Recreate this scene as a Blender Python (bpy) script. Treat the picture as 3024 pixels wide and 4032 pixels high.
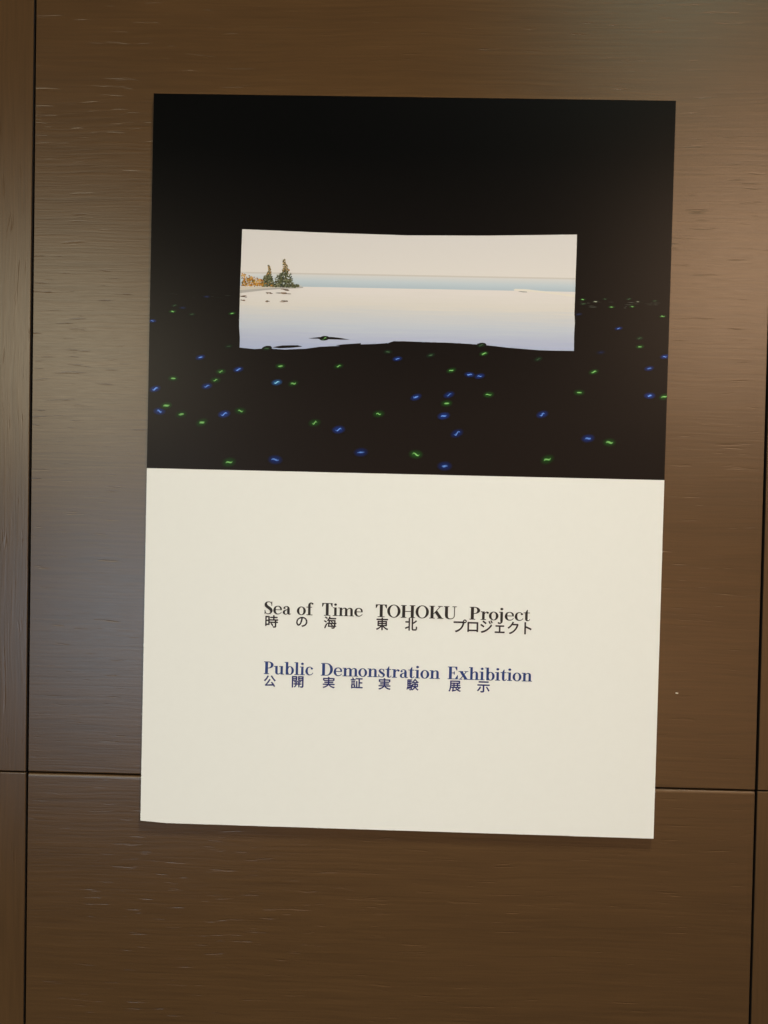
import bpy, bmesh, math, random
from mathutils import Vector, Matrix

sc = bpy.context.scene
for o in list(bpy.data.objects):
    bpy.data.objects.remove(o, do_unlink=True)
COL = sc.collection
R = math.radians

# ------------------------------------------------------------------ camera
# World: wall face is the plane y = 0 seen from -Y, x to the right, z up. Poster centre at (0, *, ZC).
ZC = 1.50
TILT = -0.30                      # the poster hangs a little out of true
CAM_F = 3030.0 / 3024.0 * 36.0
cam_d = bpy.data.cameras.new('camera')
cam_d.sensor_fit = 'HORIZONTAL'
cam_d.sensor_width = 36.0
cam_d.lens = CAM_F
cam_d.clip_start = 0.01
cam_d.clip_end = 100
cam = bpy.data.objects.new('camera', cam_d)
COL.objects.link(cam)
sc.camera = cam
CAM_M = Matrix(((0.999640, -0.019035, 0.018928, -0.005428), (0.019253, 0.017015, -0.999670, -0.887791), (0.018706, 0.999674, 0.017376, 1.463138), (0.000000, 0.000000, 0.000000, 1.000000)))
cam.matrix_world = CAM_M

# ------------------------------------------------------------------ world, lamps, exposure
w = bpy.data.worlds.new('World')
sc.world = w
w.use_nodes = True
w.node_tree.nodes['Background'].inputs['Color'].default_value = (0.80, 1.0, 0.98, 1)
w.node_tree.nodes['Background'].inputs['Strength'].default_value = 0.10

def lamp(name, loc, target, sx, sy, power, color, spread=180):
    d = bpy.data.lights.new(name, 'AREA')
    d.shape = 'RECTANGLE'
    d.size, d.size_y = sx, sy
    d.energy = power
    d.color = color
    d.spread = R(spread)
    o = bpy.data.objects.new(name, d)
    COL.objects.link(o)
    o.location = loc
    o.rotation_euler = (Vector(target) - Vector(loc)).to_track_quat('-Z', 'Y').to_euler()
    return o
T = (0, 0, ZC)
LAMPS = [
    # name, place, width, height, power, colour
    ('ceiling_light', (1.25, -1.75, ZC + 6.2), 0.7, 0.7, 8.1, (0.975, 1.000, 0.926)),
    ('room_light_neutral', (-1.40, -2.6, ZC + 0.56), 0.75, 0.45, 16, (1.000, 0.912, 0.662)),
    ('room_light_warm', (1.50, -2.6, ZC + 0.95), 0.8, 0.9, 25, (1.000, 0.664, 0.424)),
    ('window_glow', (-1.15, -2.6, ZC - 0.55), 0.6, 0.7, 11.8, (0.525, 0.788, 1.000)),
    ('downlight', (1.25, -2.6, ZC + 2.5), 0.3, 0.3, 6, (0.667, 1.000, 0.800)),
    ('room_bounce_fill', (0.5, -4.0, ZC - 0.9), 4.0, 1.4, 28, (1.000, 0.536, 0.286)),  # added fill, stands in for bounce from the room behind the camera
]
for nm, lc, sx, sy, pw, cl in LAMPS:
    if nm == 'ceiling_light':                  # a wide spot trained on the poster's lower half
        lamp(nm, lc, (0.0, 0, ZC - 0.75), sx, sy, pw, cl, 21)
    else:
        lamp(nm, lc, T, sx, sy, pw, cl)

sc.view_settings.view_transform = 'Standard'
sc.view_settings.look = 'None'
sc.view_settings.exposure = 0.0
sc.view_settings.gamma = 1.0
sc.view_settings.use_curve_mapping = False
sc.render.engine = 'CYCLES'

# ------------------------------------------------------------------ materials
def lin(c):
    return tuple((v / 255 / 12.92) if v / 255 <= 0.04045 else ((v / 255 + 0.055) / 1.055) ** 2.4 for v in c) + (1.0,)

class NT:
    def __init__(self, name):
        self.m = bpy.data.materials.new(name)
        self.m.use_nodes = True
        self.t = self.m.node_tree
        self.t.nodes.clear()
        self.out = self.n('ShaderNodeOutputMaterial')
        self.b = self.n('ShaderNodeBsdfPrincipled')
        self.l(self.b.outputs[0], self.out.inputs[0])
    def n(self, typ, **kw):
        nd = self.t.nodes.new(typ)
        for k, v in kw.items():
            setattr(nd, k, v)
        return nd
    def l(self, a, b):
        self.t.links.new(a, b)
    def math(self, op, a, b=None, clamp=False):
        nd = self.n('ShaderNodeMath', operation=op)
        nd.use_clamp = clamp
        for i, v in enumerate((a, b)):
            if v is None: continue
            if hasattr(v, 'is_linked'): self.l(v, nd.inputs[i])
            else: nd.inputs[i].default_value = v
        return nd.outputs[0]
    def noise(self, vec, scale, detail=2, rough=0.5, dist=0.0):
        nd = self.n('ShaderNodeTexNoise')
        nd.inputs['Scale'].default_value = scale
        nd.inputs['Detail'].default_value = detail
        nd.inputs['Roughness'].default_value = rough
        nd.inputs['Distortion'].default_value = dist
        self.l(vec, nd.inputs['Vector'])
        return nd.outputs['Fac']
    def mapping(self, vec, scale, loc=(0, 0, 0)):
        nd = self.n('ShaderNodeMapping')
        nd.inputs['Scale'].default_value = scale
        nd.inputs['Location'].default_value = loc
        self.l(vec, nd.inputs['Vector'])
        return nd.outputs[0]
    def ramp(self, fac, stops, interp='LINEAR'):
        nd = self.n('ShaderNodeValToRGB')
        cr = nd.color_ramp
        cr.interpolation = interp
        while len(cr.elements) < len(stops):
            cr.elements.new(0.5)
        for e, (p, c) in zip(cr.elements, stops):
            e.position = p
            e.color = c if len(c) == 4 else tuple(c) + (1,)
        self.l(fac, nd.inputs[0])
        return nd.outputs[0]

def wood(name, vertical):
    """Dark stained open-pore veneer with a satin lacquer; the grain runs along x (or z)."""
    t = NT(name)
    tc = t.n('ShaderNodeTexCoord')
    inf = t.n('ShaderNodeObjectInfo')
    add = t.n('ShaderNodeVectorMath', operation='ADD')
    sc3 = t.n('ShaderNodeCombineXYZ')
    t.l(t.math('MULTIPLY', inf.outputs['Random'], 17.0), sc3.inputs[0])
    t.l(t.math('MULTIPLY', inf.outputs['Random'], 9.0), sc3.inputs[2])
    t.l(tc.outputs['Object'], add.inputs[0]); t.l(sc3.outputs[0], add.inputs[1])
    v = add.outputs[0]
    def sc_(a, b):
        return (b, 1, a) if vertical else (a, 1, b)
    # slow waviness so that the lines are not ruler straight
    warp = t.noise(t.mapping(v, sc_(5, 9)), 1.0, 2)
    wv = t.n('ShaderNodeCombineXYZ')
    t.l(t.math('MULTIPLY', t.math('SUBTRACT', warp, 0.5), 0.016), wv.inputs[0 if vertical else 2])
    add2 = t.n('ShaderNodeVectorMath', operation='ADD')
    t.l(v, add2.inputs[0]); t.l(wv.outputs[0], add2.inputs[1])
    v = add2.outputs[0]
    fine = t.noise(t.mapping(v, sc_(9, 330)), 1.0, 3, 0.6)
    fine2 = t.noise(t.mapping(v, sc_(40, 900)), 1.0, 2, 0.6)
    mid = t.noise(t.mapping(v, sc_(3, 60)), 1.0, 3, 0.6)
    pore = t.noise(t.mapping(v, sc_(21, 270), (3, 0, 7)), 1.0, 2, 0.45)
    patch = t.noise(t.mapping(v, sc_(4.5, 7), (11, 0, 5)), 1.0, 2)
    # open pores: short dashes, denser in some areas
    thr = t.math('SUBTRACT', 0.735, t.math('MULTIPLY', patch, 0.19))
    dash = t.math('MULTIPLY', t.math('SUBTRACT', pore, thr), 11.0, True)
    speck = t.noise(v, 620.0, 2, 0.7)
    fac = t.math('ADD', t.math('ADD', t.math('MULTIPLY', fine, 0.55), t.math('MULTIPLY', mid, 0.25)), t.math('MULTIPLY', speck, 0.20))
    colr = t.ramp(fac, [(0.32, (0.061, 0.0308, 0.0104)), (0.5, (0.079, 0.0405, 0.0140)), (0.68, (0.097, 0.0500, 0.0176))])
    # satin lacquer over stained veneer: diffuse wood under a short-tailed (Beckmann) gloss
    t.t.nodes.remove(t.b)
    df = t.n('ShaderNodeBsdfDiffuse')
    gl = t.n('ShaderNodeBsdfGlossy', distribution='BECKMANN')
    gl.inputs['Color'].default_value = (1, 1, 1, 1)
    fr = t.n('ShaderNodeFresnel'); fr.inputs['IOR'].default_value = 1.5
    mx = t.n('ShaderNodeMixShader')
    t.l(colr, df.inputs['Color'])
    t.l(t.math('ADD', 0.285, t.math('MULTIPLY', fine2, 0.09)), gl.inputs['Roughness'])
    h = t.math('ADD', t.math('MULTIPLY', fine, 0.30), t.math('MULTIPLY', fine2, 0.05))
    h = t.math('SUBTRACT', h, t.math('MULTIPLY', dash, 0.31))
    bp = t.n('ShaderNodeBump')
    bp.inputs['Strength'].default_value = 0.55
    bp.inputs['Distance'].default_value = 0.0007
    t.l(h, bp.inputs['Height'])
    for nd in (df, gl):
        t.l(bp.outputs[0], nd.inputs['Normal'])
    t.l(fr.outputs[0], mx.inputs[0]); t.l(df.outputs[0], mx.inputs[1]); t.l(gl.outputs[0], mx.inputs[2])
    t.l(mx.outputs[0], t.out.inputs[0])
    return t.m

def plain(name, col, rough=0.5, ior=1.45, var=0.0):
    t = NT(name)
    tc = t.n('ShaderNodeTexCoord')
    if var:
        f = t.noise(tc.outputs['Object'], 90.0, 4, 0.6)
        a = tuple(c * (1 - var) for c in col[:3]); b = tuple(min(1, c * (1 + var)) for c in col[:3])
        t.l(t.ramp(f, [(0.3, a), (0.7, b)]), t.b.inputs['Base Color'])
    else:
        f = t.noise(tc.outputs['Object'], 60.0, 2)
        a = tuple(c * 0.98 for c in col[:3])
        t.l(t.ramp(f, [(0.3, a), (0.7, tuple(col[:3]))]), t.b.inputs['Base Color'])
    t.b.inputs['Roughness'].default_value = rough
    t.b.inputs['IOR'].default_value = ior
    return t.m

M = {}
M['wood'] = wood('dark_veneer', False)
M['wood_upright'] = wood('dark_veneer_upright', True)
M['joint'] = plain('joint_black', (0.006, 0.004, 0.003), 0.8)  # black backing and board edges inside the panel joints
M['paper'] = plain('cream_print_paper', (0.82, 0.835, 0.81), 0.6, 1.4, 0.006)
M['core'] = plain('foam_core', (0.82, 0.80, 0.75), 0.7, 1.4, 0.02)
# the night picture: black above, brown-black water below, room reflection put into the ink
TOP_INK, LOW_INK, TOP_Z, LOW_Z = (0.0014, 0.0013, 0.0013), (0.0135, 0.0098, 0.0086), 0.36, 0.06
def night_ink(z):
    f = max(0.0, min(1.0, (TOP_Z - z) / (TOP_Z - LOW_Z)))
    return tuple(a + (b - a) * f for a, b in zip(TOP_INK, LOW_INK))
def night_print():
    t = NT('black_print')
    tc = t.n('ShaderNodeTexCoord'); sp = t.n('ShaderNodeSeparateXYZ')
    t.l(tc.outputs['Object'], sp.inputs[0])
    f = t.math('DIVIDE', t.math('SUBTRACT', TOP_Z, sp.outputs[2]), TOP_Z - LOW_Z, True)
    t.l(t.ramp(f, [(0.0, TOP_INK), (1.0, LOW_INK)]), t.b.inputs['Base Color'])
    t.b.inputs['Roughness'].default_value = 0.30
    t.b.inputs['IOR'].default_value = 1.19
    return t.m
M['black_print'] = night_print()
M['ink'] = plain('black_ink', (0.008, 0.005, 0.005), 0.5)
M['ink_warm'] = plain('plum_black_ink', (0.010, 0.004, 0.008), 0.5)
M['blue_ink'] = plain('blue_ink', (0.006, 0.036, 0.185), 0.5)
M['navy_ink'] = plain('navy_ink', (0.006, 0.016, 0.135), 0.5)
M['fleck'] = plain('white_fleck', (0.8, 0.78, 0.72), 0.6)

def attr_print(name, rough=0.30):
    t = NT(name)
    a = t.n('ShaderNodeAttribute'); a.attribute_name = 'ink'
    t.l(a.outputs['Color'], t.b.inputs['Base Color'])
    t.b.inputs['Roughness'].default_value = rough
    t.b.inputs['IOR'].default_value = 1.19
    return t.m
M['ink_attr'] = attr_print('colour_print')

# ------------------------------------------------------------------ helpers
def obj(name, me, mat, parent=None):
    o = bpy.data.objects.new(name, me)
    COL.objects.link(o)
    if mat: me.materials.append(mat)
    if parent: o.parent = parent
    return o
def mesh(name, verts, faces):
    me = bpy.data.meshes.new(name)
    me.from_pydata(verts, [], faces)
    me.update()
    return me
def tag(o, label=None, cat=None, group=None, kind=None):
    if label: o['label'] = label
    if cat: o['category'] = cat
    if group: o['group'] = group
    if kind: o['kind'] = kind

# ------------------------------------------------------------------ the wall
bm = bmesh.new()
def bm_box(bm, x0, x1, y0, y1, z0, z1):
    vs = [bm.verts.new((x, y, z)) for x in (x0, x1) for y in (y0, y1) for z in (z0, z1)]
    for f in ((0, 1, 3, 2), (4, 6, 7, 5), (0, 4, 5, 1), (2, 3, 7, 6), (0, 2, 6, 4), (1, 5, 7, 3)):
        bm.faces.new([vs[i] for i in f])
    bmesh.ops.recalc_face_normals(bm, faces=bm.faces)
bm_box(bm, -1.3, 1.3, 0.0195, 0.060, ZC - 1.25, ZC + 1.25)
me = bpy.data.meshes.new('wall'); bm.to_mesh(me); bm.free()
wall = obj('wall', me, M['joint'])
tag(wall, 'dark wood veneer panelled wall behind the poster', None, None, 'structure')

GL, GR, GH = -0.4349, 0.4122, ZC - 0.3648      # joints: left, right, level one
G = 0.00150                                    # half width of an upright joint

def panel(x0, x1, z0, z1, mat, top_r=0.0006, bot_r=0.0006, tilt=(0, 0), dy=0.0):
    """A veneered board: flat face, chamfer rounded on top and bottom, eased sides."""
    s = 0.0005
    cx, cz = (x0 + x1) / 2, (z0 + z1) / 2
    # section of the board in (y, z): from the back bottom round the face to the back top
    sec = [(0.020, z0)]
    n = 5
    for k in range(n + 1):
        a = math.pi / 2 * k / n
        sec.append((bot_r * 0.7 * (1 - math.sin(a)), z0 + bot_r * (1 - math.cos(a))))
    for k in range(n + 1):
        a = math.pi / 2 * k / n
        sec.append((top_r * 0.55 * (1 - math.cos(a)), z1 - top_r * (1 - math.sin(a))))
    sec.append((0.020, z1))
    vs, fs = [], []
    xs = [(x0, s * 1.2), (x0 + s, 0.0), (x1 - s, 0.0), (x1, s * 1.2)]
    for x, d in xs:
        for y, z in sec:
            vs.append((x - cx, min(y + d, 0.020), z - cz))
    m = len(sec)
    for i in range(3):
        for j in range(m - 1):
            a, b = i * m + j, (i + 1) * m + j
            fs.append((a, b, b + 1, a + 1))
    fs.append(tuple(range(m))[::-1]); fs.append(tuple(range(3 * m, 4 * m)))
    me = mesh('panel', vs, fs)
    bmm = bmesh.new(); bmm.from_mesh(me); bmesh.ops.recalc_face_normals(bmm, faces=bmm.faces); bmm.to_mesh(me); bmm.free()
    o = obj('panel', me, mat, wall)
    me.materials.append(M['joint'])
    for f in me.polygons:                       # the sawn edges inside the joints are stained black
        if abs(f.normal.x) > 0.9 or f.center.y > 0.0035: f.material_index = 1
    o.location = (cx, dy, cz)
    o.rotation_euler = (R(tilt[0]), 0, R(tilt[1]))
    return o
ZT, ZB = ZC + 1.2, ZC - 1.2
g = 0.00095
panel(GL + G, GR - G, GH + g, ZT, M['wood'], bot_r=0.0010)
panel(GL + G, GR - G, ZB, GH - g, M['wood'], top_r=0.0040)
panel(-1.25, GL - G, GH + g, ZT, M['wood_upright'])
panel(-1.25, GL - G, ZB, GH - g, M['wood_upright'], top_r=0.0016, dy=0.0006)
panel(GR + G, 1.25, GH + g, ZT, M['wood_upright'])
panel(GR + G, 1.25, ZB, GH - g, M['wood_upright'], top_r=0.0016, dy=0.0006)

# ------------------------------------------------------------------ the poster
PW, PH, PT = 0.594, 0.841, 0.0038
poster = bpy.data.objects.new('poster', None)
COL.objects.link(poster)
poster.location = (0, 0, ZC)
poster.rotation_euler = (0, R(-TILT), 0)
tag(poster, 'exhibition poster on foam board, black picture above cream half with lettering', 'poster')
FRONT = -0.0002 - PT               # y of the printed face

# board with a crushed lower left corner
bm = bmesh.new()
bm_box(bm, -PW / 2, PW / 2, FRONT, -0.0002, -PH / 2, PH / 2)
bmesh.ops.subdivide_edges(bm, edges=[e for e in bm.edges if abs((e.verts[0].co - e.verts[1].co).length) > 0.1], cuts=24, use_grid_fill=True)
for v in bm.verts:
    dx, dz = v.co.x + PW / 2, v.co.z + PH / 2
    if dx < 0.03 and dz < 0.002:
        v.co.z += 0.0020 * (1 - dx / 0.03) ** 1.0
sharp = [e for e in bm.edges if len(e.link_faces) == 2 and e.calc_face_angle(0) > 0.8]
bmesh.ops.bevel(bm, geom=sharp, offset=0.0004, segments=2, affect='EDGES', profile=0.5)
me = bpy.data.meshes.new('board'); bm.to_mesh(me); bm.free()
board = obj('board', me, M['core'], poster)

def sheet(name, pts, layer, mat, parent):
    """A printed area: outline (x, z) in metres from the poster's centre, on its own film of ink."""
    y = FRONT - layer * 0.00006
    me = mesh(name, [(x, y, z) for x, z in pts], [tuple(range(len(pts)))])
    bmm = bmesh.new(); bmm.from_mesh(me)
    for f in bmm.faces:
        f.normal_update()
        if f.normal.y > 0: f.normal_flip()
    bmm.to_mesh(me); bmm.free()
    return obj(name, me, mat, parent)

e = 0.0003
MIDZ = -0.0083
sheet('cream_sheet', [(-PW / 2 + 0.03, -PH / 2 + e), (PW / 2 - e, -PH / 2 + e), (PW / 2 - e, MIDZ), (-PW / 2 + e, MIDZ), (-PW / 2 + e, -PH / 2 + 0.0023)], 1, M['paper'], poster)
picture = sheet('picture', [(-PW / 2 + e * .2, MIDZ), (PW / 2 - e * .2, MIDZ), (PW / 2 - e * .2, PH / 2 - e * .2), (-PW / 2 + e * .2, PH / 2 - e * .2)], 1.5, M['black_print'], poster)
picture['label'] = 'black printed night picture with a pale sea view and small lights'

# measured in metres from the poster centre (x right, z up)
VIEW = [(-0.1921, 0.2677), (-0.1052, 0.2655), (-0.0038, 0.2639), (0.0826, 0.2651), (0.1899, 0.2682), (0.1899, 0.2458), (0.1896, 0.2171), (0.1896, 0.1942), (0.1894, 0.1798), (0.1903, 0.1683), (0.1898, 0.1568), (0.1901, 0.1364), (0.1694, 0.1362), (0.1493, 0.1364), (0.1320, 0.1375), (0.1147, 0.1386), (0.1002, 0.1400), (0.0858, 0.1411), (0.0656, 0.1422), (0.0424, 0.1429), (0.0222, 0.1430), (-0.0010, 0.1434), (-0.0154, 0.1434), (-0.0212, 0.1413), (-0.0356, 0.1398), (-0.0588, 0.1385), (-0.0791, 0.1366), (-0.0994, 0.1353), (-0.1168, 0.1326), (-0.1400, 0.1313), (-0.1605, 0.1323), (-0.1750, 0.1311), (-0.1923, 0.1325), (-0.1922, 0.1433), (-0.1933, 0.1563), (-0.1932, 0.1809), (-0.1931, 0.2041)]
VZ0 = 0.1311
VZ1 = 0.2682
SEA0 = 0.2034
SEA1 = 0.2184
TB = 0.2035
TREES = [(-0.1604, 0.0235, 0.0072, 1.0), (-0.1422, 0.0307, 0.0125, 2.3)]
HEDGE = (-0.1917, -0.1271)
LEDGE = [(-0.1931, 0.2015), (-0.1590, 0.2036), (-0.1387, 0.2049), (-0.1277, 0.2051), (-0.1213, 0.2043), (-0.1328, 0.2024), (-0.1648, 0.2006), (-0.1930, 0.1983)]
LEDGE2 = [(-0.1930, 0.1983), (-0.1648, 0.2006), (-0.1474, 0.2021), (-0.1329, 0.2041), (-0.1206, 0.2032), (-0.1206, 0.2020), (-0.1473, 0.2003), (-0.1677, 0.1982), (-0.1929, 0.1948)]
JETTY = [(0.1193, 0.2043), (0.1215, 0.2055), (0.1330, 0.2054), (0.1503, 0.2038), (0.1705, 0.2021), (0.1895, 0.1999), (0.1895, 0.1970), (0.1705, 0.1996), (0.1417, 0.2024), (0.1216, 0.2029)]
JETTY2 = [(0.1245, 0.2027), (0.1274, 0.2030), (0.1346, 0.2026), (0.1354, 0.2018), (0.1303, 0.2017)]
REFL = [(-0.1421, 0.1993, 0.0070), (-0.1420, 0.1955, 0.0087), (-0.1603, 0.1955, 0.0041), (-0.1418, 0.1863, 0.0046), (-0.1610, 0.1859, 0.0029), (-0.1894, 0.1911, 0.0046), (-0.1902, 0.1868, 0.0035)]
DARKS = [[(-0.1136, 0.1446), (-0.1025, 0.1462), (-0.0880, 0.1468), (-0.0793, 0.1461), (-0.0653, 0.1441), (-0.0763, 0.1439), (-0.0938, 0.1441)],
         [(-0.0820, 0.1374), (-0.0733, 0.1385), (-0.0530, 0.1403), (-0.0530, 0.1363), (-0.0762, 0.1367)],
         [(-0.1547, 0.1336), (-0.1431, 0.1359), (-0.1256, 0.1365), (-0.1198, 0.1352), (-0.1314, 0.1335), (-0.1459, 0.1326)]]
LIGHTS = [
    (-0.2373, 0.1204, 'B'), (-0.2049, 0.1337, 'g'), (-0.2133, 0.1046, 'G'), (-0.1932, 0.1074, 'B'), (-0.1448, 0.1122, 'G'),
    (-0.0779, 0.1136, 'G'), (-0.0218, 0.1310, 'g'), (-0.0108, 0.1233, 'B'), (-0.2683, 0.0956, 'G'), (-0.2194, 0.0946, 'G'),
    (-0.2292, 0.0875, 'B'), (-0.1485, 0.0935, 'C'), (-0.1295, 0.0926, 'G'), (-0.2890, 0.0831, 'B'), (-0.2756, 0.0642, 'G'),
    (-0.2835, 0.0575, 'B'), (-0.2581, 0.0545, 'G'), (-0.2340, 0.0457, 'G'), (-0.2086, 0.0558, 'B'), (-0.1898, 0.0599, 'G'),
    (-0.1040, 0.0481, 'G'), (-0.0763, 0.0409, 'B'), (-0.0307, 0.0599, 'G'), (-0.0500, 0.0155, 'B'), (-0.2017, 0.0006, 'G'),
    (-0.1485, 0.0048, 'B'), (0.0272, 0.1282, 'g'), (0.0879, 0.1312, 'G'), (0.1497, 0.1262, 'g'), (0.2208, 0.1353, 'b'),
    (0.2640, 0.1522, 'g'), (0.2647, 0.1427, 'G'), (0.2931, 0.1319, 'B'), (0.0512, 0.1113, 'G'), (0.0722, 0.1070, 'B'),
    (0.0837, 0.1055, 'B'), (0.2133, 0.1130, 'G'), (0.2758, 0.1182, 'B'), (0.0115, 0.0800, 'B'), (0.0492, 0.0835, 'B'),
    (0.0468, 0.0736, 'G'), (0.0944, 0.0846, 'G'), (0.1974, 0.0892, 'G'), (0.2773, 0.0873, 'B'), (0.2939, 0.0865, 'G'),
    (0.0437, 0.0592, 'B'), (0.1561, 0.0634, 'B'), (0.0595, 0.0397, 'B'), (0.2088, 0.0372, 'B'), (0.2333, 0.0332, 'G'),
    (0.0131, 0.0146, 'G'), (0.1633, 0.0122, 'G'), (0.0463, 0.0019, 'B'), (-0.2704, 0.1722, 'G'), (-0.2588, 0.1767, 'b'),
    (-0.2480, 0.1695, 'g'), (-0.2937, 0.1611, 'B'), (-0.2017, 0.1714, 'G'), (-0.2684, 0.1791, 'g'), (-0.2313, 0.1899, 'b'),
    (-0.0950, 0.1451, 'G'), (-0.1610, 0.1321, 'g'), (0.0845, 0.1408, 'g'), (0.1983, 0.1948, 'G'), (0.1993, 0.1899, 'g'),
    (0.2128, 0.1927, 'w'), (0.2311, 0.1869, 'G'), (0.2546, 0.1879, 'G'), (0.2608, 0.1935, 'w'), (0.1942, 0.1780, 'b'),
    (0.2893, 0.1775, 'G'), (0.2400, 0.1629, 'B'), (0.2508, 0.1964, 'g'), (0.2798, 0.1948, 'g'), (0.2236, 0.1959, 'g')]
LZ0 = 0.0006
LZ1 = 0.1964
# ------------------------------------------------------------------ the printed picture
def sea_view_material():
    t = NT('pale_sea_view_print')
    tc = t.n('ShaderNodeTexCoord')
    sp = t.n('ShaderNodeSeparateXYZ')
    t.l(tc.outputs['Object'], sp.inputs[0])
    streak = t.noise(t.mapping(tc.outputs['Object'], (10, 1, 330)), 1.0, 4, 0.65)
    z = t.math('ADD', sp.outputs[2], t.math('MULTIPLY', t.math('SUBTRACT', streak, 0.5), 0.022))
    z0, z1 = VZ0, VZ1
    mr = t.n('ShaderNodeMapRange')
    mr.inputs['From Min'].default_value = z0; mr.inputs['From Max'].default_value = z1
    t.l(z, mr.inputs['Value'])
    zr = t.n('ShaderNodeMapRange')
    zr.inputs['From Min'].default_value = z0; zr.inputs['From Max'].default_value = z1
    t.l(sp.outputs[2], zr.inputs['Value'])
    P = lambda z_: (z_ - z0) / (z1 - z0)
    k = 0.99
    def c(*v):
        q = lin(v); return (q[0] / 0.95 * k, q[1] / 0.93 * k, q[2] / 0.87 * k)
    pool = t.ramp(mr.outputs[0], [(0.0, c(166, 176, 202)), (0.10, c(178, 184, 202)), (0.20, c(190, 196, 204)), (0.33, c(205, 204, 200)), (0.38, c(213, 208, 198)), (P(SEA0) - 0.02, c(219, 213, 206))])
    air = t.ramp(zr.outputs[0], [(P(SEA0), c(174, 189, 196)), (P(SEA0) + 0.05, c(189, 200, 204)), (P(SEA1) - 0.012, c(208, 208, 204)), (P(SEA1), c(196, 190, 180)), (P(SEA1) + 0.008, c(217, 212, 204)), (0.95, c(211, 207, 201))])
    gt = t.math('GREATER_THAN', sp.outputs[2], SEA0)
    mx = t.n('ShaderNodeMix', data_type='RGBA')
    t.l(gt, mx.inputs['Factor']); t.l(pool, mx.inputs['A']); t.l(air, mx.inputs['B'])
    t.l(mx.outputs['Result'], t.b.inputs['Base Color'])
    t.b.inputs['Roughness'].default_value = 0.36; t.b.inputs['IOR'].default_value = 1.19
    return t.m
view = sheet('sea_view', VIEW, 2.5, sea_view_material(), picture)

def ink_mesh(name, polys, layer, parent, mat=None):
    """polys: list of (outline, colour or list of vertex colours); each on its own hair-thin step so none coincide."""
    vs, fs, cs = [], [], []
    for i, (pts, col) in enumerate(polys):
        y = FRONT - (layer + 0.004 * i) * 0.00006
        n = len(vs)
        vs += [(x, y, z) for x, z in pts]
        area = sum(pts[a][0] * pts[(a + 1) % len(pts)][1] - pts[(a + 1) % len(pts)][0] * pts[a][1] for a in range(len(pts)))
        idx = list(range(n, len(vs)))
        fs.append(tuple(idx if area > 0 else idx[::-1]))
        cs += list(col) if isinstance(col, list) else [col] * len(pts)
    me = mesh(name, vs, fs)
    at = me.color_attributes.new('ink', 'FLOAT_COLOR', 'POINT')
    for i, c in enumerate(cs):
        at.data[i].color = tuple(c[:3]) + (1.0,)
    return obj(name, me, mat or M['ink_attr'], parent)

rng = random.Random(4)
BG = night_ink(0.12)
def blob(x, z, rx, rz, n=7):
    a0 = rng.uniform(0, 6.28)
    return [(x + rx * rng.uniform(0.7, 1.2) * math.cos(a0 + 6.2832 * k / n), z + rz * rng.uniform(0.7, 1.2) * math.sin(a0 + 6.2832 * k / n)) for k in range(n)]
def pick(cols):
    c = lin(rng.choice(cols)); f = rng.uniform(0.8, 1.2)
    return tuple(min(1, v * f) for v in c[:3])
GREEN = [(64, 68, 48), (88, 94, 64), (124, 128, 98), (54, 62, 56), (96, 90, 62), (142, 146, 128)]
AMBER = [(190, 132, 50), (214, 170, 92), (150, 98, 40), (196, 150, 70), (110, 92, 50)]
AUTUMN = [(150, 118, 70), (176, 140, 88), (110, 88, 56), (196, 172, 130)]
# two trees on the shore, a low autumn hedge, their broken reflections
for (tx, th, tw, seed) in TREES:
    ps = []
    for i in range(70):                        # the dense inside of the crown
        u = rng.random() * 0.62
        hw = tw * (0.80 - 1.0 * u)
        ps.append((blob(tx + rng.uniform(-hw, hw), TB + u * th, 0.0015, 0.0014), pick([(72, 76, 54), (88, 92, 64), (60, 66, 52)])))
    for i in range(400):
        u = rng.random() ** 1.35
        tier = 0.45 + 0.55 * abs(math.sin(u * 19 + seed)) * (0.7 + 0.3 * math.sin(u * 47 + 2 * seed))
        if u < 0.50: hw = tw * (1.05 - 0.75 * u) * (0.8 + 0.2 * tier)        # bushy foot
        else: hw = tw * 0.62 * (1.06 - u) ** 0.8 * tier + 0.0003             # thin, gappy top
        x_ = tx + 0.0010 * math.sin(u * 9 + seed) + hw * rng.choice((-1, 1)) * rng.random() ** 0.7
        droop = -0.10 * abs(x_ - tx)
        cols = GREEN + GREEN[:2] if u < 0.5 else (AUTUMN + GREEN[:3] if u > 0.62 else GREEN + AUTUMN[:2])
        ps.append((blob(x_, TB + u * th + droop, rng.uniform(0.0005, 0.0013) * (1.2 - 0.6 * u), rng.uniform(0.0004, 0.0010), 5), pick(cols)))
    ink_mesh('printed_tree', ps, 3.5, picture)
ps = []
for i in range(80):
    u = rng.random()
    ps.append((blob(HEDGE[0] + 0.001 + u * (HEDGE[1] - HEDGE[0]), TB + rng.random() * (0.0016 + 0.0075 * max(0, 1 - u * 1.9)), 0.0016, 0.0013), pick([(170, 124, 58), (150, 112, 56)] if u < 0.5 else [(104, 96, 62), (86, 88, 60)])))
for i in range(420):
    u = rng.random()
    x = HEDGE[0] + u * (HEDGE[1] - HEDGE[0])
    top = 0.0022 + 0.0115 * max(0, 1 - u * 1.9) ** 0.7
    ps.append((blob(x, TB + rng.uniform(-0.0008, top), rng.uniform(0.0006, 0.0014), rng.uniform(0.0005, 0.0011), 5), pick(AMBER if u < 0.40 else AMBER[:2] + GREEN if u < 0.6 else GREEN)))
ink_mesh('printed_hedge', ps, 3.4, picture)
ink_mesh('printed_ledge', [(LEDGE, lin((205, 199, 190))), (LEDGE2, lin((176, 174, 172)))], 3.2, picture)
ink_mesh('printed_jetty', [(JETTY, lin((226, 222, 214))), (JETTY2, lin((150, 152, 152)))], 3.2, picture)
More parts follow.
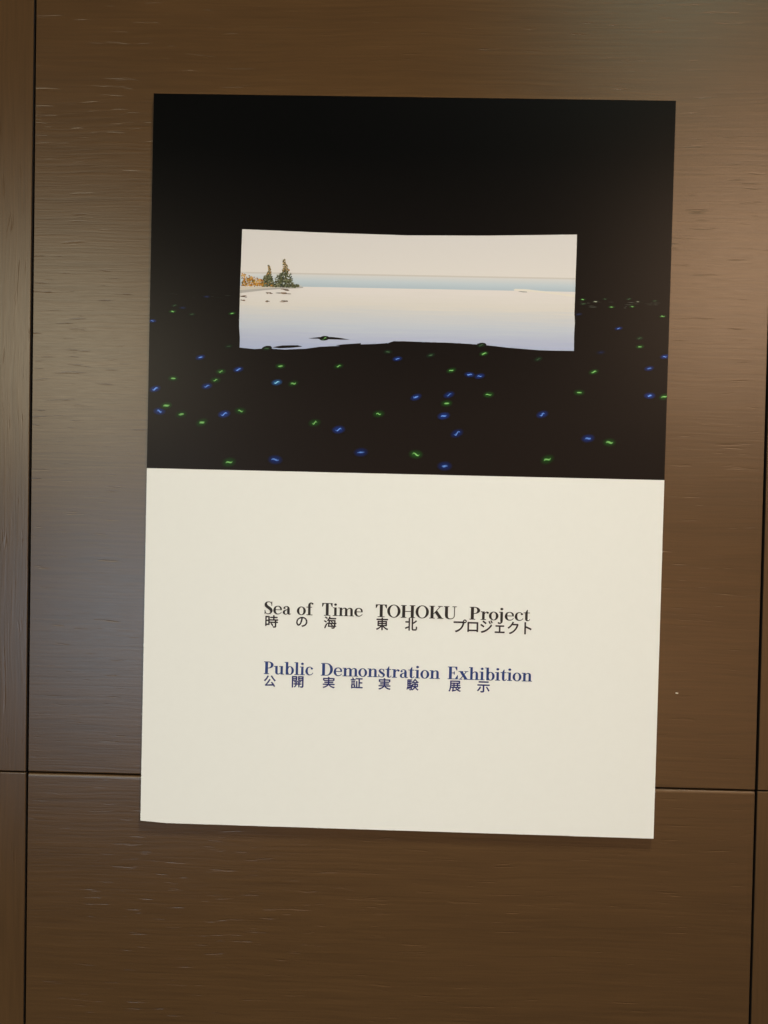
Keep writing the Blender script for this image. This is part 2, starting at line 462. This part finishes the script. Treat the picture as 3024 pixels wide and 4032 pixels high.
for (rx, rz, sw) in REFL:
    ps = []
    for i in range(7):
        ps.append((blob(rx + rng.uniform(-sw, sw) * .7, rz + rng.uniform(-0.0008, 0.0008), sw * rng.uniform(.3, .6), 0.0005), pick([(92, 70, 52), (128, 106, 84), (70, 58, 50)])))
    ink_mesh('printed_reflection', ps, 3.2, picture)
for pts in DARKS:
    ink_mesh('printed_ripple', [(pts, BG)], 3.2, picture)

# small blue and green lights scattered over the black
ps = []
COLS = {'B': ((0.012, 0.036, 0.20), (0.15, 0.32, 0.92)), 'G': ((0.016, 0.070, 0.014), (0.24, 0.60, 0.18)), 'C': ((0.02, 0.09, 0.26), (0.25, 0.62, 0.90)),
        'g': ((0.014, 0.030, 0.016), (0.06, 0.12, 0.06)), 'b': ((0.012, 0.016, 0.045), (0.02, 0.03, 0.09)), 'w': ((0.03, 0.04, 0.03), (0.42, 0.45, 0.36))}
for (x, z, kind) in LIGHTS:
    ps = []
    halo, core = COLS[kind]
    dim = rng.uniform(0.55, 1.1)
    halo, core = tuple(c_ * dim for c_ in halo), tuple(c_ * (0.35 + 0.65 * dim) for c_ in core)
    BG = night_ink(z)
    depth = min(1.0, max(0.0, (LZ1 - z) / (LZ1 - LZ0)))      # flatter towards the horizon
    rx, rz = 0.0046 + 0.0048 * depth, 0.0014 + 0.0046 * depth
    tilt = R(rng.uniform(-4, 30)) * (0.3 + 0.7 * depth)
    n = 16
    def ell(s, k, off=0):
        a = 6.2832 * k / n
        u, v = rx * s * math.cos(a), rz * s * math.sin(a)
        return (max(-PW / 2 + e, min(PW / 2 - e, x + u * math.cos(tilt) - v * math.sin(tilt))), z + u * math.sin(tilt) + v * math.cos(tilt))
    mixc = lambda f: tuple(b * (1 - f) + h * f for b, h in zip(BG, halo))
    for (s0, f0, s1, f1) in ((0.0, 1.0, 0.35, 0.9), (0.35, 0.9, 0.65, 0.5), (0.65, 0.5, 1.0, 0.0)):
        for k in range(n):
            q = [ell(s0, k), ell(s1, k), ell(s1, k + 1), ell(s0, k + 1)]
            cc = [mixc(f0), mixc(f1), mixc(f1), mixc(f0)]
            if s0 == 0.0: q, cc = q[:3], cc[:3]
            ps.append((q, cc))
    # bright stroke in the middle
    L, Wd = rx * rng.uniform(0.34, 0.48), max(0.00042, rz * rng.uniform(0.13, 0.24))
    bend = rng.uniform(-0.5, 0.5) * rz
    for k in range(6):
        u0, u1 = -1 + 2 * k / 6, -1 + 2 * (k + 1) / 6
        def pt(u, sg):
            px, pz = L * u, bend * u * (1 - u * u) * 1.4 + sg * Wd * (1 - 0.5 * u * u)
            xx = x + px * math.cos(tilt) - pz * math.sin(tilt)
            return (max(-PW / 2 + e, min(PW / 2 - e, xx)), z + px * math.sin(tilt) + pz * math.cos(tilt))
        c0 = tuple(h + (c - h) * (1 - 0.55 * u0 * u0) for h, c in zip(halo, core))
        c1 = tuple(h + (c - h) * (1 - 0.55 * u1 * u1) for h, c in zip(halo, core))
        ps.append(([pt(u0, -1), pt(u1, -1), pt(u1, 1), pt(u0, 1)], [c0, c1, c1, c0], 1))
    # halo first, the stroke on a film above it; shape and colour of one printed light
    ink_mesh('printed_light', [q_[:2] for q_ in ps], 3.0, picture)

# faint glints of the water's far edge, either side of the view
for x0, x1, n in ((-0.285, -0.205, 9), (0.196, 0.289, 22)):
    for i in range(n):
        gx, gz = rng.uniform(x0, x1), (0.1925 if x0 > 0 else 0.194) - 0.007 * rng.random() ** 2
        gw, gb = rng.uniform(0.0015, 0.0060), rng.uniform(0.02, 0.07) * (1.6 if x0 > 0 else 0.6)
        gc = (gb * 0.9, gb, gb * 0.85)
        ink_mesh('printed_glint', [([(gx - gw, gz), (gx, gz - 0.00028), (min(gx + gw, PW / 2 - e), gz), (gx, gz + 0.00028)], gc)], 3.1, picture)

TITLE = [('Sea', -0.1570, -0.1266, -0.1733), ('of', -0.1195, -0.1008, -0.1733), ('Time', -0.0905, -0.0438, -0.1733), ('TOHOKU', -0.0286, 0.0642, -0.1733), ('Project', 0.0793, 0.1485, -0.1733)]
SUBTITLE = [('Public', -0.1562, -0.0993, -0.2428), ('Demonstration', -0.0902, 0.0469, -0.2428), ('Exhibition', 0.0561, 0.1527, -0.2428)]
TITLE_JP = [('時', -0.1561, -0.1410, -0.1890, -0.1745), ('の', -0.1203, -0.1071, -0.1872, -0.1754), ('海', -0.0883, -0.0735, -0.1884, -0.1741), ('東', -0.0280, -0.0138, -0.1886, -0.1738), ('北', 0.0052, 0.0196, -0.1883, -0.1735), ('プ', 0.0610, 0.0763, -0.1886, -0.1735), ('ロ', 0.0770, 0.0896, -0.1878, -0.1762), ('ジ', 0.0918, 0.1061, -0.1886, -0.1736), ('ェ', 0.1084, 0.1200, -0.1882, -0.1791), ('ク', 0.1230, 0.1358, -0.1891, -0.1746), ('ト', 0.1422, 0.1507, -0.1889, -0.1747)]
SUBTITLE_JP = [('公', -0.1562, -0.1422, -0.2577, -0.2444), ('開', -0.1238, -0.1101, -0.2578, -0.2443), ('実', -0.0881, -0.0738, -0.2573, -0.2440), ('証', -0.0558, -0.0416, -0.2569, -0.2438), ('実', -0.0236, -0.0094, -0.2573, -0.2437), ('験', 0.0088, 0.0229, -0.2572, -0.2438), ('展', 0.0572, 0.0715, -0.2573, -0.2443), ('示', 0.0898, 0.1046, -0.2573, -0.2442)]
CAP = 0.01433
INKW = 0.00032
# ------------------------------------------------------------------ lettering: a didone face drawn stroke by stroke (cap height 1, x-height .66)
class Glyph:
    def __init__(self): self.p = []
    def rect(self, x0, y0, x1, y1): self.p.append([(x0, y0), (x1, y0), (x1, y1), (x0, y1)]); return self
    def poly(self, *pts): self.p.append(list(pts)); return self
    def disc(self, x, y, r): self.p.append([(x + r * math.cos(6.2832 * k / 18), y + r * math.sin(6.2832 * k / 18)) for k in range(18)]); return self
    def ring(self, cx, cy, rx, ry, tx, ty, a0=0, a1=360):
        n = max(8, int(abs(a1 - a0) / 8))
        f = lambda a, X, Y: (cx + X * math.cos(R(a)), cy + Y * math.sin(R(a)))
        for k in range(n):
            a, b = a0 + (a1 - a0) * k / n, a0 + (a1 - a0) * (k + 1) / n
            self.p.append([f(a, rx - tx, ry - ty), f(a, rx, ry), f(b, rx, ry), f(b, rx - tx, ry - ty)])
        return self
    def path(self, *pts):
        """Smooth stroke through (x, y, width)."""
        P = [pts[0]] + list(pts) + [pts[-1]]
        s = []
        for i in range(1, len(P) - 2):
            for k in range(6):
                t = k / 6
                s.append(tuple(0.5 * (2 * P[i][j] + (P[i + 1][j] - P[i - 1][j]) * t + (2 * P[i - 1][j] - 5 * P[i][j] + 4 * P[i + 1][j] - P[i + 2][j]) * t * t + (3 * P[i][j] - P[i - 1][j] - 3 * P[i + 1][j] + P[i + 2][j]) * t ** 3) for j in range(3)))
        s.append(tuple(pts[-1]))
        lr = []
        for i, (x, y, wd) in enumerate(s):
            a, b = s[max(0, i - 1)], s[min(len(s) - 1, i + 1)]
            dx, dy = b[0] - a[0], b[1] - a[1]
            d = math.hypot(dx, dy) or 1
            lr.append(((x - dy / d * wd / 2, y + dx / d * wd / 2), (x + dy / d * wd / 2, y - dx / d * wd / 2)))
        for (l0, r0), (l1, r1) in zip(lr, lr[1:]):
            self.p.append([r0, r1, l1, l0])
        return self
hl = 0.036
SPREAD = 0.00016
def up_(*xs):      # upright stem with slab hairlines; xs = stem left, stem right, height
    g = Glyph(); x0, x1, h = xs
    return g.rect(x0, 0, x1, h)
F = {}
def define(ch, wd, g): F[ch] = (wd, g.p)
define('S', .56, Glyph().path((.485, .78, .03), (.41, .945, .035), (.27, .985, .04), (.14, .92, .09), (.105, .78, .15), (.16, .63, .19), (.29, .51, .2), (.42, .38, .19), (.46, .23, .14), (.41, .08, .08), (.28, .015, .04), (.14, .05, .03), (.06, .22, .03)).rect(.47, .68, .50, 1.0).rect(.04, 0, .07, .32))
define('T', .71, Glyph().rect(.27, 0, .44, 1).rect(.02, 1 - hl, .69, 1).poly((.02, .72), (.05, .72), (.15, .97), (.02, .97)).poly((.69, .72), (.69, .97), (.56, .97), (.66, .72)).rect(.15, 0, .56, hl))
define('O', .84, Glyph().ring(.42, .5, .40, .515, .155, hl))
define('H', .90, Glyph().rect(.1, 0, .27, 1).rect(.63, 0, .80, 1).rect(.27, .49, .63, .49 + hl).rect(.02, 0, .35, hl).rect(.55, 0, .88, hl).rect(.02, 1 - hl, .35, 1).rect(.55, 1 - hl, .88, 1))
define('K', .88, Glyph().rect(.1, 0, .27, 1).rect(.02, 0, .35, hl).rect(.02, 1 - hl, .35, 1).poly((.27, .37), (.31, .37), (.71, .98), (.66, .98)).poly((.34, .50), (.62, 0), (.83, 0), (.48, .64)).rect(.54, 1 - hl, .82, 1).rect(.52, 0, .88, hl))
define('U', .82, Glyph().rect(.1, .28, .27, 1).rect(.655, .28, .69, 1).path((.185, .3, .17), (.205, .15, .15), (.29, .035, .09), (.42, .0, .045), (.56, .035, .04), (.65, .15, .035), (.672, .3, .035)).rect(.02, 1 - hl, .35, 1).rect(.55, 1 - hl, .80, 1))
define('P', .67, Glyph().rect(.1, 0, .27, 1).rect(.02, 0, .36, hl).rect(.02, 1 - hl, .33, 1).ring(.33, .735, .31, .265, .16, hl, -90, 90).rect(.27, .47, .33, .47 + hl))
define('D', .82, Glyph().rect(.1, 0, .27, 1).rect(.02, 0, .38, hl).rect(.02, 1 - hl, .38, 1).ring(.38, .5, .41, .5, .165, hl, -90, 90))
define('E', .72, Glyph().rect(.1, 0, .27, 1).rect(.02, 0, .66, hl).rect(.02, 1 - hl, .62, 1).poly((.62, .72), (.62, .97), (.48, .97), (.59, .72)).poly((.67, .32), (.64, .32), (.50, .03), (.67, .03)).rect(.27, .485, .46, .485 + hl).poly((.46, .38), (.46, .62), (.43, .62), (.38, .505), (.43, .38)))
define('e', .60, Glyph().path((.535, .36, .07), (.50, .52, .10), (.41, .63, .06), (.30, .652, .035), (.16, .57, .09), (.105, .35, .14), (.135, .17, .13), (.22, .055, .08), (.33, .018, .05), (.46, .06, .035), (.55, .17, .03)).rect(.10, .345, .565, .345 + hl))
define('a', .58, Glyph().path((.40, .48, .14), (.40, .14, .14), (.44, .035, .07), (.55, .05, .03)).path((.40, .48, .14), (.365, .61, .08), (.26, .652, .04), (.15, .61, .03), (.12, .53, .04)).disc(.14, .52, .065).path((.40, .40, .03), (.24, .36, .05), (.12, .25, .11), (.11, .12, .12), (.17, .035, .07), (.26, .02, .04), (.38, .11, .03)))
define('o', .60, Glyph().ring(.30, .325, .28, .34, .14, hl))
define('f', .42, Glyph().rect(.14, 0, .28, .82).path((.21, .8, .14), (.235, .92, .10), (.31, .985, .05), (.40, .97, .03)).disc(.40, .92, .06).rect(.03, .62, .38, .62 + hl).rect(.03, 0, .41, hl))
define('i', .36, Glyph().rect(.11, 0, .25, .66).rect(.02, .66 - hl, .18, .66).rect(.02, 0, .34, hl).disc(.18, .9, .085))
def arch(g, s): return g.path((.24 + s, .49, .03), (.32 + s, .605, .035), (.42 + s, .635, .06), (.51 + s, .57, .12), (.53 + s, .44, .14)).rect(.46 + s, 0, .60 + s, .45).rect(.38 + s, 0, .68 + s, hl)
def base(h=.66): return Glyph().rect(.11, 0, .25, h).rect(.02, h - hl, .18, h).rect(.02, 0, .34, hl)
define('m', 1.03, arch(arch(base(), 0), .35))
define('n', .69, arch(base(), 0))
define('h', .69, arch(base(1.0), 0))
define('r', .50, base().path((.24, .45, .03), (.30, .57, .035), (.38, .63, .05), (.46, .61, .05)).disc(.44, .565, .068))
define('l', .36, base(1.0))
define('j', .34, Glyph().rect(.11, 0, .25, .66).rect(.02, .66 - hl, .18, .66).path((.18, .02, .14), (.175, -.15, .11), (.11, -.265, .05), (.02, -.28, .03)).disc(.015, -.225, .06).disc(.18, .9, .085))
define('c', .55, Glyph().path((.46, .56, .03), (.39, .635, .04), (.30, .652, .035), (.16, .57, .09), (.105, .34, .14), (.135, .17, .13), (.22, .055, .08), (.33, .018, .05), (.45, .07, .035), (.53, .18, .03)).disc(.455, .53, .066))
define('t', .42, Glyph().rect(.11, .14, .25, .66).poly((.11, .65), (.25, .65), (.25, .88), (.22, .88)).rect(.01, .66 - hl, .38, .66).path((.18, .16, .14), (.195, .06, .11), (.265, .015, .06), (.35, .05, .03), (.385, .14, .03)))
define('u', .70, Glyph().rect(.11, .15, .25, .66).rect(.02, .66 - hl, .18, .66).path((.18, .17, .14), (.205, .06, .11), (.29, .015, .06), (.38, .045, .035), (.47, .14, .03)).rect(.46, 0, .60, .66).rect(.37, .66 - hl, .5, .66).rect(.53, 0, .69, hl))
define('b', .66, Glyph().rect(.11, 0, .25, 1).rect(.02, 1 - hl, .18, 1).ring(.37, .325, .265, .34, .14, hl))
define('s', .48, Glyph().path((.385, .49, .03), (.33, .615, .035), (.24, .652, .035), (.14, .605, .07), (.115, .51, .11), (.18, .40, .14), (.30, .31, .145), (.385, .21, .13), (.38, .10, .09), (.32, .025, .05), (.23, .01, .035), (.12, .05, .03), (.055, .18, .03)).rect(.37, .45, .40, .655).rect(.04, 0, .07, .22))
define('x', .66, Glyph().poly((.06, .65), (.41, 0), (.60, 0), (.25, .65)).poly((.08, .01), (.13, .01), (.54, .65), (.49, .65)).rect(.0, .66 - hl, .30, .66).rect(.38, .66 - hl, .62, .66).rect(.0, 0, .24, hl).rect(.34, 0, .66, hl))

def write(name, words, cap, mat, parent):
    """words: (text, left x, right x, baseline z), each fitted to its measured width; one object per word."""
    for text, xl, xr, zb in words:
        vs, fs, i = [], [], 0
        x, polys = 0.0, []
        for ch in text:
            wd, ps = F[ch]
            polys += [[(px + x, py) for px, py in p] for p in ps]
            x += wd
        lo = min(px for p in polys for px, _ in p); hi = max(px for p in polys for px, _ in p)
        k = (xr - xl) / (hi - lo)
        for p in polys:
            q = [(xl + (px - lo) * k, zb + py * cap) for px, py in p]
            area = sum(q[a][0] * q[(a + 1) % len(q)][1] - q[(a + 1) % len(q)][0] * q[a][1] for a in range(len(q)))
            if abs(area) < 1e-12: continue
            if area < 0: q = q[::-1]
            for ox, oz in ((1, 0), (-1, 0), (0, 1), (0, -1)):                # ink spreads a little round each stroke
                n = len(vs)
                y = FRONT - (2.0 + 0.03 * (i % 120)) * 0.00006; i += 1
                vs += [(a + ox * SPREAD, y, b + oz * SPREAD) for a, b in q]
                fs.append(tuple(range(n, n + len(q))))
        obj(name, mesh(name, vs, fs), mat, parent)
write('title_word', TITLE, CAP, M['ink'], poster)
write('subtitle_word', SUBTITLE, CAP, M['blue_ink'], poster)

def kana(name, chars, mat, parent):
    """chars: (character, x0, x1, z0, z1): every character's ink fitted to its measured box."""
    for ch, x0, x1, z0, z1 in chars:
        cu = bpy.data.curves.new('character', 'FONT')
        cu.body = ch
        cu.size = 1.0
        cu.resolution_u = 4
        ob = bpy.data.objects.new('character', cu)
        COL.objects.link(ob)
        dg = bpy.context.evaluated_depsgraph_get()
        me = bpy.data.meshes.new_from_object(ob.evaluated_get(dg))
        xs = [v.co.x for v in me.vertices]; ys = [v.co.y for v in me.vertices]
        ax, bx_, ay, by = min(xs), max(xs), min(ys), max(ys)
        bm = bmesh.new()
        for q, (ox, oz) in enumerate(((1, 0), (-1, 0), (0, 1), (0, -1))):      # ink spreads a little round each stroke
            n0 = len(bm.verts)
            bm.from_mesh(me)
            bm.verts.ensure_lookup_table()
            for v in bm.verts[n0:]:
                v.co = Vector((x0 + INKW + (v.co.x - ax) / (bx_ - ax) * (x1 - x0 - 2 * INKW) + ox * INKW,
                               FRONT - (2.0 + 0.2 * q) * 0.00006,
                               z0 + INKW + (v.co.y - ay) / (by - ay) * (z1 - z0 - 2 * INKW) + oz * INKW))
        bpy.data.objects.remove(ob, do_unlink=True)
        bpy.data.meshes.remove(me)
        bpy.data.curves.remove(cu)
        for f in bm.faces:
            f.normal_update()
            if f.normal.y > 0: f.normal_flip()
        me = bpy.data.meshes.new(name); bm.to_mesh(me); bm.free()
        obj(name, me, mat, parent)
kana('title_character', TITLE_JP, M['ink_warm'], poster)
kana('subtitle_character', SUBTITLE_JP, M['navy_ink'], poster)


# ------------------------------------------------------------------ fleck on the wall
def fleck():
    bm = bmesh.new()
    bm_box(bm, -0.0016, 0.0016, -0.0004, 0.0, -0.0006, 0.0006)
    bmesh.ops.bevel(bm, geom=bm.edges[:], offset=0.0002, segments=2, affect='EDGES')
    me = bpy.data.meshes.new('paint_fleck'); bm.to_mesh(me); bm.free()
    o = obj('paint_fleck', me, M['fleck'])
    o.location = (0.3185, 0.00005, ZC + -0.2542)
    o.rotation_euler = (0, R(4), 0)
    tag(o, 'tiny white fleck stuck to the dark wood right of the poster', 'fleck')
fleck()
